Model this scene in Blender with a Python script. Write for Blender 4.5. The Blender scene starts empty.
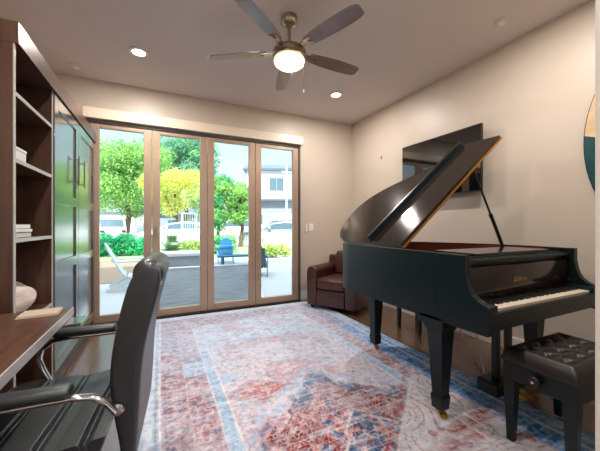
import bpy, bmesh, math, random
import numpy as np
from mathutils import Vector, Matrix
R = math.radians
PI = math.pi
scene = bpy.context.scene
COL = scene.collection
random.seed(7)

# ------------------------------------------------------------------ helpers
class MB:
    """collects shapes into one bmesh, in the local space of the thing they belong to"""
    def __init__(s): s.bm = bmesh.new()
    def _xf(s, vs, M):
        if M is not None: bmesh.ops.transform(s.bm, matrix=M, verts=vs)
    def box(s, x0, x1, y0, y1, z0, z1, bevel=0.0, M=None, seg=2):
        g = bmesh.ops.create_cube(s.bm, size=1.0)
        vs = g['verts']
        bmesh.ops.transform(s.bm, verts=vs, matrix=Matrix.Translation(((x0+x1)/2, (y0+y1)/2, (z0+z1)/2)) @ Matrix.Diagonal((abs(x1-x0), abs(y1-y0), abs(z1-z0), 1)))
        if bevel > 0:
            es = list({e for v in vs for e in v.link_edges})
            r = bmesh.ops.bevel(s.bm, geom=es, offset=bevel, segments=seg, profile=0.5, affect='EDGES', clamp_overlap=True)
            vs = list({v for f in r['faces'] for v in f.verts} | {v for v in vs if v.is_valid})
        s._xf(vs, M); return s
    def frustum(s, cx, cy, z0, z1, w0, w1, bevel=0.0, d0=None, d1=None):
        d0 = d0 or w0; d1 = d1 or w1
        v = []
        for z, w, d in ((z0, w0, d0), (z1, w1, d1)):
            for a, b in ((-1,-1),(1,-1),(1,1),(-1,1)): v.append(s.bm.verts.new((cx+a*w/2, cy+b*d/2, z)))
        fs = [(3,2,1,0),(4,5,6,7),(0,1,5,4),(1,2,6,5),(2,3,7,6),(3,0,4,7)]
        for f in fs: s.bm.faces.new([v[i] for i in f])
        if bevel > 0:
            es = list({e for q in v for e in q.link_edges})
            bmesh.ops.bevel(s.bm, geom=es, offset=bevel, segments=2, profile=0.5, affect='EDGES', clamp_overlap=True)
        return s
    def lathe(s, prof, c=(0,0,0), n=32, M=None, sx=1, sy=1):
        """prof: list of (r,z)"""
        rings = []; allv = []
        for r, z in prof:
            if r < 1e-6:
                v = s.bm.verts.new((c[0], c[1], c[2]+z)); rings.append([v]); allv.append(v)
            else:
                ring = [s.bm.verts.new((c[0]+sx*r*math.cos(2*PI*i/n), c[1]+sy*r*math.sin(2*PI*i/n), c[2]+z)) for i in range(n)]
                rings.append(ring); allv += ring
        for a, b in zip(rings, rings[1:]):
            for i in range(n):
                j = (i+1) % n
                if len(a) == 1 and len(b) == 1: continue
                if len(a) == 1: s.bm.faces.new((a[0], b[j], b[i]))
                elif len(b) == 1: s.bm.faces.new((a[i], a[j], b[0]))
                else: s.bm.faces.new((a[i], a[j], b[j], b[i]))
        for ring, flip in ((rings[0], True), (rings[-1], False)):
            if len(ring) > 1: s.bm.faces.new(ring[::-1] if flip else ring)
        s._xf(allv, M); return s
    def cyl(s, p0, p1, r0, r1=None, n=16):
        r1 = r0 if r1 is None else r1
        p0 = Vector(p0); p1 = Vector(p1); d = p1-p0
        M = Matrix.Translation(p0) @ d.to_track_quat('Z', 'Y').to_matrix().to_4x4()
        return s.lathe([(r0, 0), (r1, d.length)], n=n, M=M)
    def tube(s, pts, r, n=10, flat=1.0, cap=True):
        """tube along a polyline; r may be a list"""
        P = [Vector(p) for p in pts]; rs = r if isinstance(r, (list, tuple)) else [r]*len(P)
        up = Vector((0,0,1)); rings = []
        t0 = (P[1]-P[0]).normalized()
        u = t0.orthogonal().normalized() if abs(t0.dot(up)) > .95 else t0.cross(up).normalized()
        for i, p in enumerate(P):
            t = (P[min(i+1, len(P)-1)]-P[max(i-1, 0)]).normalized()
            u = (u - t*u.dot(t)).normalized(); w = t.cross(u)
            rings.append([s.bm.verts.new(p + rs[i]*(math.cos(2*PI*k/n)*u + flat*math.sin(2*PI*k/n)*w)) for k in range(n)])
        for a, b in zip(rings, rings[1:]):
            for i in range(n):
                j = (i+1) % n; s.bm.faces.new((a[i], a[j], b[j], b[i]))
        if cap: s.bm.faces.new(rings[0][::-1]); s.bm.faces.new(rings[-1])
        return s
    def prism(s, poly, h0, h1, axis='z', M=None, bevel=0.0):
        """extrude a 2D polygon between h0 and h1 on axis. poly coordinates are the two others in order"""
        def mk(a, b, h):
            return {'z': (a, b, h), 'x': (h, a, b), 'y': (a, h, b)}[axis]
        lo = [s.bm.verts.new(mk(a, b, h0)) for a, b in poly]
        hi = [s.bm.verts.new(mk(a, b, h1)) for a, b in poly]
        n = len(poly); fs = [s.bm.faces.new(lo[::-1]), s.bm.faces.new(hi)]
        for i in range(n):
            j = (i+1) % n; s.bm.faces.new((lo[i], lo[j], hi[j], hi[i]))
        vs = lo+hi
        if bevel > 0:
            es = list({e for f in fs for e in f.edges})
            r = bmesh.ops.bevel(s.bm, geom=es, offset=bevel, segments=2, profile=0.5, affect='EDGES', clamp_overlap=True)
            vs = list({v for f in r['faces'] for v in f.verts} | {v for v in vs if v.is_valid})
        s._xf(vs, M); return s
    def ball(s, c, r, M=None, sub=3):
        g = bmesh.ops.create_icosphere(s.bm, subdivisions=sub, radius=1.0)
        rr = r if isinstance(r, (tuple, list)) else (r, r, r)
        bmesh.ops.transform(s.bm, verts=g['verts'], matrix=Matrix.Translation(c) @ (M or Matrix()) @ Matrix.Diagonal((*rr, 1)))
        return s
    def quad(s, pts):
        s.bm.faces.new([s.bm.verts.new(p) for p in pts]); return s
    def build(s, name, mat, parent=None, smooth=None, world=False, subsurf=0, **kw):
        bmesh.ops.recalc_face_normals(s.bm, faces=s.bm.faces[:])
        me = bpy.data.meshes.new(name); 
        if world and parent is not None:
            o0 = parent
            M = Matrix()
            while o0 is not None:
                M = Matrix.Translation(o0.location) @ o0.rotation_euler.to_matrix().to_4x4() @ M; o0 = o0.parent
            bmesh.ops.transform(s.bm, matrix=M.inverted(), verts=s.bm.verts[:])
        s.bm.to_mesh(me); s.bm.free()
        o = bpy.data.objects.new(name, me); COL.objects.link(o); o.parent = parent
        me.materials.append(mat)
        if smooth is not None:
            me.polygons.foreach_set('use_smooth', [True]*len(me.polygons))
            me.set_sharp_from_angle(angle=R(smooth))
        if subsurf:
            m = o.modifiers.new('sub', 'SUBSURF'); m.levels = m.render_levels = subsurf
        for k, v in kw.items(): o[k] = v
        return o

def thing(name, label, cat, loc=(0,0,0), rotz=0, group=None):
    o = bpy.data.objects.new(name, None); COL.objects.link(o)
    o.location = loc; o.rotation_euler = (0, 0, rotz); o['label'] = label; o['category'] = cat
    if group: o['group'] = group
    return o
def tag(o, label, cat, group=None, kind=None):
    o['label'] = label; o['category'] = cat
    if group: o['group'] = group
    if kind: o['kind'] = kind
    return o
def struct(name, mb, mat, parent=None, **kw):
    o = mb.build(name, mat, parent, **kw)
    if parent is None: o['kind'] = 'structure'
    return o
def dup(root, loc=None, rotz=None, label=None, group=None):
    def cp(o, par):
        c = o.copy(); COL.objects.link(c); c.parent = par
        for ch in list(o.children): cp(ch, c)
        return c
    r = cp(root, None)
    if loc is not None: r.location = loc
    if rotz is not None: r.rotation_euler = (0, 0, rotz)
    if label: r['label'] = label
    if group: r['group'] = group
    return r

# ------------------------------------------------------------------ materials
def lin(c):
    return tuple((x/12.92 if x <= .04045 else ((x+.055)/1.055)**2.4) for x in (v/255 for v in c))
def mat(name, rgb, rough=.5, metal=0, spec=.5, coat=0, coat_rough=.1, noise=None, bump=None, emit=None, sheen=0):
    """rgb in sRGB 0..255. noise=(scale, amount[, stretch xyz]); bump=(scale, strength)"""
    m = bpy.data.materials.new(name); m.use_nodes = True
    nt = m.node_tree; b = nt.nodes['Principled BSDF']
    c = lin(rgb)
    b.inputs['Base Color'].default_value = (*c, 1); b.inputs['Roughness'].default_value = rough
    b.inputs['Metallic'].default_value = metal; b.inputs['Specular IOR Level'].default_value = spec
    b.inputs['Coat Weight'].default_value = coat; b.inputs['Coat Roughness'].default_value = coat_rough
    if sheen: b.inputs['Sheen Weight'].default_value = sheen
    tc = nt.nodes.new('ShaderNodeTexCoord')
    if noise:
        mp = nt.nodes.new('ShaderNodeMapping'); mp.inputs['Scale'].default_value = noise[2] if len(noise) > 2 else (1,1,1)
        n = nt.nodes.new('ShaderNodeTexNoise'); n.inputs['Scale'].default_value = noise[0]; n.inputs['Detail'].default_value = 5
        nt.links.new(tc.outputs['Object'], mp.inputs[0]); nt.links.new(mp.outputs[0], n.inputs['Vector'])
        cr = nt.nodes.new('ShaderNodeValToRGB')
        a = noise[1]
        cr.color_ramp.elements[0].position = .3; cr.color_ramp.elements[1].position = .7
        cr.color_ramp.elements[0].color = (*[x*(1-a) for x in c], 1); cr.color_ramp.elements[1].color = (*[min(1, x*(1+a)) for x in c], 1)
        nt.links.new(n.outputs['Fac'], cr.inputs[0]); nt.links.new(cr.outputs[0], b.inputs['Base Color'])
    if bump:
        n2 = nt.nodes.new('ShaderNodeTexNoise'); n2.inputs['Scale'].default_value = bump[0]; n2.inputs['Detail'].default_value = 3
        nt.links.new(tc.outputs['Object'], n2.inputs['Vector'])
        bp = nt.nodes.new('ShaderNodeBump'); bp.inputs['Strength'].default_value = bump[1]; bp.inputs['Distance'].default_value = .01
        nt.links.new(n2.outputs['Fac'], bp.inputs['Height']); nt.links.new(bp.outputs[0], b.inputs['Normal'])
    if emit:
        b.inputs['Emission Color'].default_value = (*lin(emit[0]), 1); b.inputs['Emission Strength'].default_value = emit[1]
    return m

M = {}
M['wall'] = mat('wall paint', (198,185,171), .42, spec=.5, bump=(180,.04))
M['ceiling'] = mat('ceiling paint', (214,205,200), .9)
M['trim'] = mat('trim paint', (222,217,208), .45)
M['valance'] = mat('valance paint', (222,206,186), .3)
M['frame'] = mat('door frame', (172,146,126), .34, metal=.35, noise=(8,.05))
M['track'] = mat('grey track', (96,94,94), .35, metal=.5)
M['sill'] = mat('dark sill', (46,38,32), .5)
M['walnut'] = mat('walnut cabinet', (78,52,40), .32, spec=.6, noise=(3,.28,(14,14,.9)))
M['walnut_y'] = mat('walnut desk', (84,55,42), .3, spec=.6, noise=(3,.28,(14,.9,14)))
M['cabdoor'] = mat('walnut door', (62,56,54), .22, spec=1.0, coat=1.0, coat_rough=.14, noise=(3,.2,(14,14,.9)))
M['edge'] = mat('edge band', (176,172,170), .35)
M['chrome'] = mat('chrome', (215,215,218), .12, metal=1)
M['nickel'] = mat('brushed nickel', (176,160,142), .3, metal=1)
M['steel'] = mat('dark steel', (120,118,116), .3, metal=1)
M['brass'] = mat('brass', (190,140,60), .28, metal=1)
M['bronze_hinge'] = mat('piano hinge brass', (176,122,48), .38, metal=.8)
M['ebony'] = mat('satin ebony', (7,24,27), .34, spec=.35)  # teal tint: cool reflected light put into the base colour
M['ebony_lid'] = mat('satin ebony lid', (36,29,25), .13, spec=.42)
M['redfelt'] = mat('red lining', (112,38,28), .6)
M['gold'] = mat('gold plate', (170,122,58), .4, metal=.7)
M['soundboard'] = mat('soundboard', (178,130,78), .45, noise=(4,.12,(1,10,1)))
M['string'] = mat('strings', (170,165,155), .3, metal=1)
M['ivory'] = mat('white key plastic', (226,216,198), .3)
M['blackkey'] = mat('black key plastic', (14,14,14), .35)
M['leather_black'] = mat('black leather', (27,31,35), .38, spec=.8, bump=(220,.12))
M['leather_bench'] = mat('bench leather', (30,25,23), .42, spec=.6, bump=(150,.12))
M['leather_brown'] = mat('brown leather', (68,35,28), .36, spec=.6, noise=(7,.3), bump=(90,.15))
M['rubber'] = mat('black plastic', (22,22,23), .5)
M['tvbody'] = mat('tv plastic', (16,16,17), .35)
M['screen'] = mat('tv screen', (7,8,9), .05, spec=1, coat=1, coat_rough=.02)
M['white'] = mat('white plastic', (232,230,224), .4)
M['paper'] = mat('tan paper', (186,166,150), .7)
M['paperwhite'] = mat('white paper', (222,222,220), .7)
M['bookred'] = mat('book dark red', (96,50,48), .6)
M['towel'] = mat('beige fabric', (202,190,180), .9, noise=(6,.25,(1,1,5)), bump=(60,.5))
M['blade'] = mat('fan blade', (122,104,96), .3, spec=.8, coat=.6, noise=(3,.12,(1,1,1)))
M['globe'] = mat('lit globe', (255,240,215), .4, emit=((255,222,180), 3.2))
M['bulb'] = mat('lit downlight', (255,240,220), .4, emit=((255,236,208), 14.0))
M['art_beige'] = mat('art beige', (206,176,136), .5, noise=(3,.2,(1,1,5)))
M['art_teal'] = mat('art teal', (30,72,80), .3, noise=(3,.2))
M['concrete'] = mat('patio concrete', (186,188,190), .8, noise=(1.2,.06))
M['paving'] = mat('dark paving', (92,94,100), .6, noise=(3.2,.5,(1,5,1)), bump=(18,.4))
M['kerb'] = mat('pale kerb', (214,214,212), .8)
M['gravel'] = mat('gravel', (150,128,108), .95, noise=(28,.4), bump=(40,.8))
M['asphalt'] = mat('street', (170,170,172), .9, noise=(.8,.06))
M['houseW'] = mat('white render', (226,226,222), .8)
M['houseG'] = mat('grey siding', (150,158,166), .8)
M['roof'] = mat('roof tiles', (96,112,126), .8)
M['glassdark'] = mat('window glass', (92,116,132), .12, spec=.8)
M['carwhite'] = mat('car paint white', (226,230,232), .25, coat=.6)
M['carsilver'] = mat('car paint silver', (168,182,196), .25, metal=.3, coat=.6)
M['tyre'] = mat('tyre', (34,34,36), .7)
M['ad_white'] = mat('adirondack white', (214,222,228), .5)
M['ad_blue'] = mat('adirondack blue', (84,166,216), .5)
M['ad_grey'] = mat('adirondack slate blue', (74,104,124), .5)
M['stone'] = mat('fire pit stone', (150,156,164), .8, noise=(6,.12))
M['stonetop'] = mat('fire pit top', (214,216,216), .6)
M['bark'] = mat('bark', (110,92,74), .9, noise=(9,.25))
M['woodfence'] = mat('fence', (214,204,186), .8, noise=(3,.1))
M['metalwhite'] = mat('white metal', (226,232,232), .5)
M['charcoal'] = mat('facade', (150,140,128), .8)

def leafmat(name, a, b, rough=.6):
    m = mat(name, a, rough); nt = m.node_tree; p = nt.nodes['Principled BSDF']
    tc = nt.nodes.new('ShaderNodeTexCoord'); n = nt.nodes.new('ShaderNodeTexNoise'); n.inputs['Scale'].default_value = 1.1; n.inputs['Detail'].default_value = 6
    cr = nt.nodes.new('ShaderNodeValToRGB'); cr.color_ramp.elements[0].position = .38; cr.color_ramp.elements[1].position = .62
    cr.color_ramp.elements[0].color = (*lin(a), 1); cr.color_ramp.elements[1].color = (*lin(b), 1)
    nt.links.new(tc.outputs['Object'], n.inputs['Vector']); nt.links.new(n.outputs['Fac'], cr.inputs[0]); nt.links.new(cr.outputs[0], p.inputs['Base Color'])
    p.inputs['Subsurface Weight'].default_value = 0
    tr = nt.nodes.new('ShaderNodeBsdfTranslucent'); mx = nt.nodes.new('ShaderNodeMixShader'); mx.inputs[0].default_value = .35
    nt.links.new(cr.outputs[0], tr.inputs['Color']); nt.links.new(p.outputs[0], mx.inputs[1]); nt.links.new(tr.outputs[0], mx.inputs[2])
    nt.links.new(mx.outputs[0], nt.nodes['Material Output'].inputs[0])
    return m
M['leaf1'] = leafmat('leaves mid green', (118,176,92), (178,220,128))
M['leaf2'] = leafmat('leaves cool green', (96,166,138), (150,206,150))
M['leaf3'] = leafmat('leaves fresh green', (70,176,120), (176,216,120))
M['leafy'] = leafmat('leaves yellow', (200,214,104), (240,238,132))
M['leafteal'] = leafmat('bush teal', (20,150,104), (80,205,140))
M['leafpale'] = leafmat('leaves pale olive', (168,196,104), (220,232,150))
M['frond'] = leafmat('fronds', (112,150,104), (158,188,140))

# window glass: transparent with a faint fresnel reflection
m = bpy.data.materials.new('clear glass'); m.use_nodes = True; nt = m.node_tree
for n in list(nt.nodes):
    if n.type != 'OUTPUT_MATERIAL': nt.nodes.remove(n)
tr = nt.nodes.new('ShaderNodeBsdfTransparent'); tr.inputs[0].default_value = (.96,.985,.98,1)
gl = nt.nodes.new('ShaderNodeBsdfGlossy'); gl.inputs['Roughness'].default_value = .02
fr = nt.nodes.new('ShaderNodeFresnel'); fr.inputs[0].default_value = 1.3
mx = nt.nodes.new('ShaderNodeMixShader')
nt.links.new(fr.outputs[0], mx.inputs[0]); nt.links.new(tr.outputs[0], mx.inputs[1]); nt.links.new(gl.outputs[0], mx.inputs[2])
nt.links.new(mx.outputs[0], nt.nodes['Material Output'].inputs[0]); M['glass'] = m

# plank floor
m = mat('plank floor', (92,68,54), .27, spec=.6, coat=.35, coat_rough=.18); nt = m.node_tree; b = nt.nodes['Principled BSDF']
tc = nt.nodes.new('ShaderNodeTexCoord'); mp = nt.nodes.new('ShaderNodeMapping'); mp.inputs['Rotation'].default_value = (0,0,R(90))
bk = nt.nodes.new('ShaderNodeTexBrick'); bk.inputs['Scale'].default_value = 1
bk.inputs['Brick Width'].default_value = 1.5; bk.inputs['Row Height'].default_value = .17; bk.inputs['Mortar Size'].default_value = .003
bk.inputs['Color1'].default_value = (*lin((108,80,62)),1); bk.inputs['Color2'].default_value = (*lin((76,56,45)),1); bk.inputs['Mortar'].default_value = (*lin((35,27,23)),1)
bk.inputs['Bias'].default_value = 0
nz = nt.nodes.new('ShaderNodeTexNoise'); nz.inputs['Scale'].default_value = 3; nz.inputs['Detail'].default_value = 6
mp2 = nt.nodes.new('ShaderNodeMapping'); mp2.inputs['Scale'].default_value = (16,1,1)
mixc = nt.nodes.new('ShaderNodeMix'); mixc.data_type = 'RGBA'; mixc.blend_type = 'OVERLAY'; mixc.inputs[0].default_value = .5
nt.links.new(tc.outputs['Object'], mp.inputs[0]); nt.links.new(mp.outputs[0], bk.inputs['Vector'])
nt.links.new(tc.outputs['Object'], mp2.inputs[0]); nt.links.new(mp2.outputs[0], nz.inputs['Vector'])
nt.links.new(bk.outputs['Color'], mixc.inputs[6]); nt.links.new(nz.outputs['Color'], mixc.inputs[7]); nt.links.new(mixc.outputs[2], b.inputs['Base Color'])
M['floor'] = m

# ------------------------------------------------------------------ dimensions (metres)
WX0, WX1, WY0, WY1, H = -1.30, 2.985, -3.0, 4.20, 2.90
DX0, DX1, DZ = -.78, 1.965, 2.40        # opening of the folding glass door

# ------------------------------------------------------------------ room shell
struct('floor', MB().box(WX0-.2, 4.4, WY0-.2, WY1+.02, -.1, 0), M['floor'])
struct('ceiling', MB().box(WX0-.2, 4.4, WY0-.2, WY1+.2, H, H+.15), M['ceiling'])
struct('wall_left', MB().box(WX0-.2, WX0, WY0-.2, WY1+.2, 0, H), M['wall'])
w = MB(); w.box(WX0, DX0, WY1, WY1+.2, 0, H); w.box(DX1, WX1+.2, WY1, WY1+.2, 0, H); w.box(DX0, DX1, WY1, WY1+.2, DZ+.01, H)
struct('wall_back', w, M['wall'])
struct('wall_right', MB().box(WX1, WX1+.2, .42, WY1, 0, H), M['wall'])
struct('wall_near', MB().box(1.202, 4.4, .30, .42, 0, H), M['wall'])
struct('trim_1', MB().box(1.19, 1.202, .285, .424, 0, H, .002), M['trim'])
struct('wall_hall', MB().box(4.2, 4.4, WY0, .30, 0, H), M['wall'])
w = MB(); w.box(WX0, -.7, WY0-.2, WY0, 0, H); w.box(3.2, 4.2, WY0-.2, WY0, 0, H); w.box(-.7, 3.2, WY0-.2, WY0, 0, .5); w.box(-.7, 3.2, WY0-.2, WY0, 2.5, H)
struct('wall_front', w, M['wall'])
wf = MB()
for x in (-.7, .55, 1.85, 3.14): wf.box(x, x+.06, WY0-.12, WY0-.06, .5, 2.5)
wf.box(-.7, 3.2, WY0-.12, WY0-.06, .5, .56); wf.box(-.7, 3.2, WY0-.12, WY0-.06, 2.44, 2.5)
wn = struct('fill_window_1', wf, M['trim'])  # unseen window, added to let sky light in from behind
MB().box(-.68, 3.18, WY0-.1, WY0-.09, .52, 2.48).build('pane', M['glass'], wn)
# baseboards
struct('baseboard_back', MB().box(DX1+.02, WX1, WY1-.015, WY1, 0, .13, .003), M['trim'])
struct('baseboard_right', MB().box(WX1-.015, WX1, .42, WY1-.015, 0, .13, .003), M['trim'])
struct('baseboard_left', MB().box(WX0, WX0+.015, WY0, 1.9, 0, .13, .003), M['trim'])
# unseen block above the room, added and sized to shade the patio
struct('roof', MB().box(-9, 13, -4, 4.55, H+.16, 5.9), M['charcoal'])

# ---- folding glass door
Y0, Y1 = 4.13, 4.19
dr = struct('door_1', MB().box(DX0, DX1, 4.11, 4.24, DZ-.03, DZ+.01).box(DX1-.03, DX1, 4.12, 4.24, 0, DZ).box(DX0, DX0+.03, 4.12, 4.24, 0, DZ), M['track'])
MB().box(DX0, DX1, 4.10, 4.24, 0, .022, .003).build('sill', M['sill'], dr)
joints = [-.735, -.09, .577, 1.247, 1.935]
for k in range(4):
    a, b_ = joints[k]+.003, joints[k+1]-.003
    f = MB(); s_ = .088
    f.box(a, a+s_, Y0, Y1, .024, DZ-.032, .004); f.box(b_-s_, b_, Y0, Y1, .024, DZ-.032, .004)
    f.box(a+s_, b_-s_, Y0, Y1, .024, .085+.024, .004); f.box(a+s_, b_-s_, Y0, Y1, DZ-.082, DZ-.032, .004)
    leaf = f.build('door_leaf', M['frame'], dr)
    MB().box(a+s_-.005, b_-s_+.005, 4.155, 4.163, .1, DZ-.075).build('pane', M['glass'], leaf)
    if k == 1:
        MB().box(a+.03, a+.055, Y0-.012, Y0, 1.0, 1.12, .003).box(a+.034, a+.05, Y0-.03, Y0-.012, 1.03, 1.15, .004).build('door_handle', M['nickel'], leaf)
    if k == 0:
        MB().box(b_-.03, b_-.014, Y0-.018, Y0, .72, .84, .003).build('flush_bolt', M['nickel'], leaf)
# valance over the door
tag(MB().box(-.79, 1.985, 4.06, 4.198, 2.405, 2.525, .004).build('valance', M['valance']), 'long pale beige shade valance mounted above the folding glass doors', 'valance')

# ------------------------------------------------------------------ ceiling fittings
def downlight(x, y, label):
    t = thing('downlight', label, 'ceiling light', (x, y, H-.012), 0, 'recessed downlights')
    MB().lathe([(.072, .012), (.085, .010), (.085, .0), (.06, .0), (.058, .008)], n=40).build('trim_ring', M['white'], t, smooth=40)
    MB().lathe([(.0, .004), (.058, .004), (.058, .010), (0, .010)], n=32).build('lens', M['bulb'], t)
    return t
downlight(-.19, 3.34, 'lit round downlight in the ceiling above the tall cabinet, left of the fan')
downlight(2.10, 3.31, 'lit round downlight in the ceiling above the armchair corner, right of the fan')
lights = [(-.19, 3.34), (2.10, 3.31)]
for i, (x, y) in enumerate([(-.19, 1.15), (2.10, 1.15), (-.2, -1.4), (1.6, -1.4), (3.2, -1.4)]):  # the hall fixtures are unseen, added to go with the fill beams
    t_ = struct('trim_%d' % (i+2), MB().lathe([(.072, .0), (.085, -.002), (.085, -.012), (.06, -.012), (.058, -.004)], c=(x, y, H), n=40), M['white'])
    MB().lathe([(0, -.008), (.058, -.008), (.058, -.002), (0, -.002)], c=(x, y, H), n=32).build('lens', M['bulb'], t_)
    if i < 2: lights.append((x, y))
def arealight(name, loc, size, power, color, down=True, spread=PI):
    l = bpy.data.lights.new(name, 'AREA'); l.shape = 'DISK'; l.size = size; l.energy = power; l.color = color; l.spread = spread
    o = bpy.data.objects.new(name, l); COL.objects.link(o); o.location = loc; return o
WARM = (1, .93, .86)
for x, y in lights: arealight('downlight_and_fill', (x, y, H-.016), .11, 24, WARM)
for x, y in ((-.2, -1.4), (1.6, -1.4), (3.2, -1.4)): arealight('downlight_and_fill', (x, y, H-.016), .11, 33, WARM)  # hall beams: unseen lamps added to brighten the room

def disc(x, y, z, r, name, label, cat):
    t = thing(name, label, cat, (x, y, z))
    MB().lathe([(r, .0), (r, -.012), (r*.9, -.02), (0, -.02)], n=32).build('cover', M['ceiling'], t, smooth=40)
    MB().lathe([(r*.45, -.02), (r*.4, -.028), (0, -.028)], n=24).build('sensor', M['white'], t, smooth=40)
disc(-.82, 3.92, H, .065, 'smoke_detector', 'small round off-white smoke detector on the ceiling near the tall cabinet', 'smoke detector')
disc(2.62, 1.52, H, .055, 'ceiling_speaker', 'small round flush ceiling fitting above the wall television', 'ceiling fitting')

# ---- ceiling fan
FX, FY = .97, 2.25
fan = thing('ceiling_fan', 'five-blade brushed nickel ceiling fan with lit frosted globe', 'ceiling fan', (FX, FY, H))
MB().lathe([(.0, 0), (.065, 0), (.068, -.03), (.058, -.06), (.035, -.075), (.0, -.075)], n=40).build('canopy', M['nickel'], fan, smooth=40)
MB().lathe([(.014, -.07), (.014, -.25)], n=20).lathe([(.026, -.22), (.026, -.25)], n=24).lathe([(.022, -.075), (.022, -.095)], n=24).build('downrod', M['nickel'], fan, smooth=40)
MB().lathe([(r, z-.05) for r, z in [(0, -.195), (.04, -.195), (.085, -.205), (.125, -.225), (.138, -.245), (.138, -.265), (.13, -.272), (.135, -.28), (.140, -.29), (.138, -.305), (.12, -.31), (0, -.31)]], n=48).build('motor_housing', M['nickel'], fan, smooth=40)
MB().lathe([(r, z-.05) for r, z in [(.122, -.305), (.127, -.318), (.12, -.34), (.095, -.36), (.05, -.372), (0, -.376)]], n=48).build('globe', M['globe'], fan, smooth=60)
for k in range(5):
    a = R(-69.9 + 72*k)
    Mz = Matrix.Rotation(a, 4, 'Z') @ Matrix.Translation((0, 0, -.285)) @ Matrix.Rotation(R(-12), 4, 'X')
    pl = []
    xs = [.19, .24, .34, .46, .58, .65, .685, .70]; hw = [.042, .052, .062, .066, .064, .058, .05, .036]
    for x, h_ in zip(xs, hw): pl.append((x, -h_*.95))
    for x, h_ in list(zip(xs, hw))[::-1]: pl.append((x, h_))
    bl = MB().prism(pl, -.004, .004, M=Mz, bevel=.0015).build('blade', M['blade'], fan)
    ir = MB(); ir.prism([(.11, -.016), (.19, -.03), (.25, -.034), (.25, -.016), (.20, 0), (.25, .016), (.25, .034), (.19, .03), (.11, .016)], -.012, -.004, M=Mz, bevel=.001)
    ir.build('blade_bracket', M['nickel'], bl)
for dx, dy, L in ((-.03, -.125, .16), (.075, -.115, .28)):
    c = MB().tube([(dx, dy, -.35), (dx, dy, -.35-L)], .0018, n=6)
    pc = c.build('pull_chain', M['nickel'], fan)
    MB().lathe([(0, 0), (.006, -.006), (.007, -.03), (0, -.036)], c=(dx, dy, -.35-L), n=12).build('pull_knob', M['white'], pc, smooth=60)


# ------------------------------------------------------------------ wall things
t = thing('light_switch', 'white double light switch plate beside the glass doors', 'light switch', (2.19, WY1, 1.14))
MB().box(-.036, .036, -.008, 0, -.06, .06, .003).build('cover_plate', M['white'], t); MB().box(-.012, .012, -.014, -.008, -.03, .03, .002).build('rocker', M['trim'], t)
t = thing('control_plate', 'narrow white control plate left of the light switch', 'control plate', (2.105, WY1, 1.13))
MB().box(-.014, .014, -.016, 0, -.06, .06, .003).build('cover_plate', M['white'], t); MB().box(-.005, .005, -.02, -.016, -.02, .02, .001).build('button', M['trim'], t)
tag(MB().box(WX1-.02, WX1, 3.44, 3.47, 2.17, 2.21, .004).build('wall_sensor', M['wall']), 'tiny beige sensor on right wall, left of the television', 'sensor')
t = thing('power_outlet', 'white wall outlet low on the wall seen under the piano', 'outlet', (WX1, 2.95, .3))
MB().box(-.01, 0, -.04, .04, -.06, .06, .003).build('cover_plate', M['white'], t)
for z in (-.025, .025): MB().box(-.013, -.01, -.016, .016, z-.014, z+.014, .002).build('socket', M['trim'], t)

# television
tv = thing('television', 'flat black wall-mounted television showing reflections behind the piano lid', 'television', (2.885, 2.405, 1.855))
MB().box(0, .03, -.53, .53, -.338, .338, .004).build('casing', M['tvbody'], tv)
MB().box(-.0015, .002, -.522, .522, -.328, .330).build('screen', M['screen'], tv)
MB().box(.028, .0995, -.2, .2, -.15, .15, .005).build('wall_bracket', M['rubber'], tv)

# oval art
art = thing('wall_art', 'large oval wall art, beige above and dark teal below, on right wall', 'wall art', (WX1-.03, .69, 1.79))
N = 64; ey, ez = .43, .69
pts = [(ey*math.cos(2*PI*i/N), ez*math.sin(2*PI*i/N)) for i in range(N)]
MB().prism(pts, 0, .028, axis='x').build('backing', M['rubber'], art)
def cutpoly(up):
    # split line z = .05 - .55*(ey - y) falling to the right
    out = []
    f = lambda p: p[1] - (.07 - .75*(ey-p[0])*.5) if up else (.07 - .75*(ey-p[0])*.5) - p[1]
    q = [(p[0]*.985, p[1]*.985) for p in pts]
    for i in range(N):
        a, b_ = q[i], q[(i+1) % N]; fa, fb = f(a), f(b_)
        if fa >= 0: out.append(a)
        if fa*fb < 0:
            k = fa/(fa-fb); out.append((a[0]+k*(b_[0]-a[0]), a[1]+k*(b_[1]-a[1])))
    return out
MB().prism(cutpoly(True), -.004, 0, axis='x').build('painted_panel', M['art_beige'], art, label='beige upper panel')
MB().prism(cutpoly(False), -.004, 0, axis='x').build('painted_panel', M['art_teal'], art, label='dark teal lower panel')

# ------------------------------------------------------------------ tall cabinet (left)
CF = -.685; CY0, CY1, CT = 2.045, 4.13, 2.245
cab = thing('wall_bed_cabinet', 'tall dark walnut wall cabinet with open shelves and two panelled doors', 'cabinet', (CF, CY0, 0))
b = MB()
b.box(WX0+.01, CF-.012, CY0, CY0+.02, 0, CT-.10)                # near side panel
b.box(WX0+.01, CF-.012, 2.655, 2.675, 0, CT-.10)
b.box(WX0+.01, CF-.02, CY1-.02, CY1, 0, CT-.10)
b.box(WX0+.01, WX0+.02, CY0+.02, CY1-.02, 0, CT-.10)              # back
b.box(WX0+.01, CF+.012, CY0-.002, CY1+.01, CT-.115, CT, .002)     # top box with fascia
b.box(WX0+.02, CF-.03, CY0+.02, CY1-.02, .0, .09)
b.build('carcass', M['walnut'], cab, world=True)
for z in (.62, 1.10, 1.53, 1.885):
    sh = MB().box(WX0+.02, CF-.013, CY0+.02, 2.655, z-.022, z).build('shelf', M['walnut'], cab, world=True)
    MB().box(CF-.013, CF-.009, CY0+.02, 2.655, z-.022, z).build('edge_band', M['edge'], sh, world=True)
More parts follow.
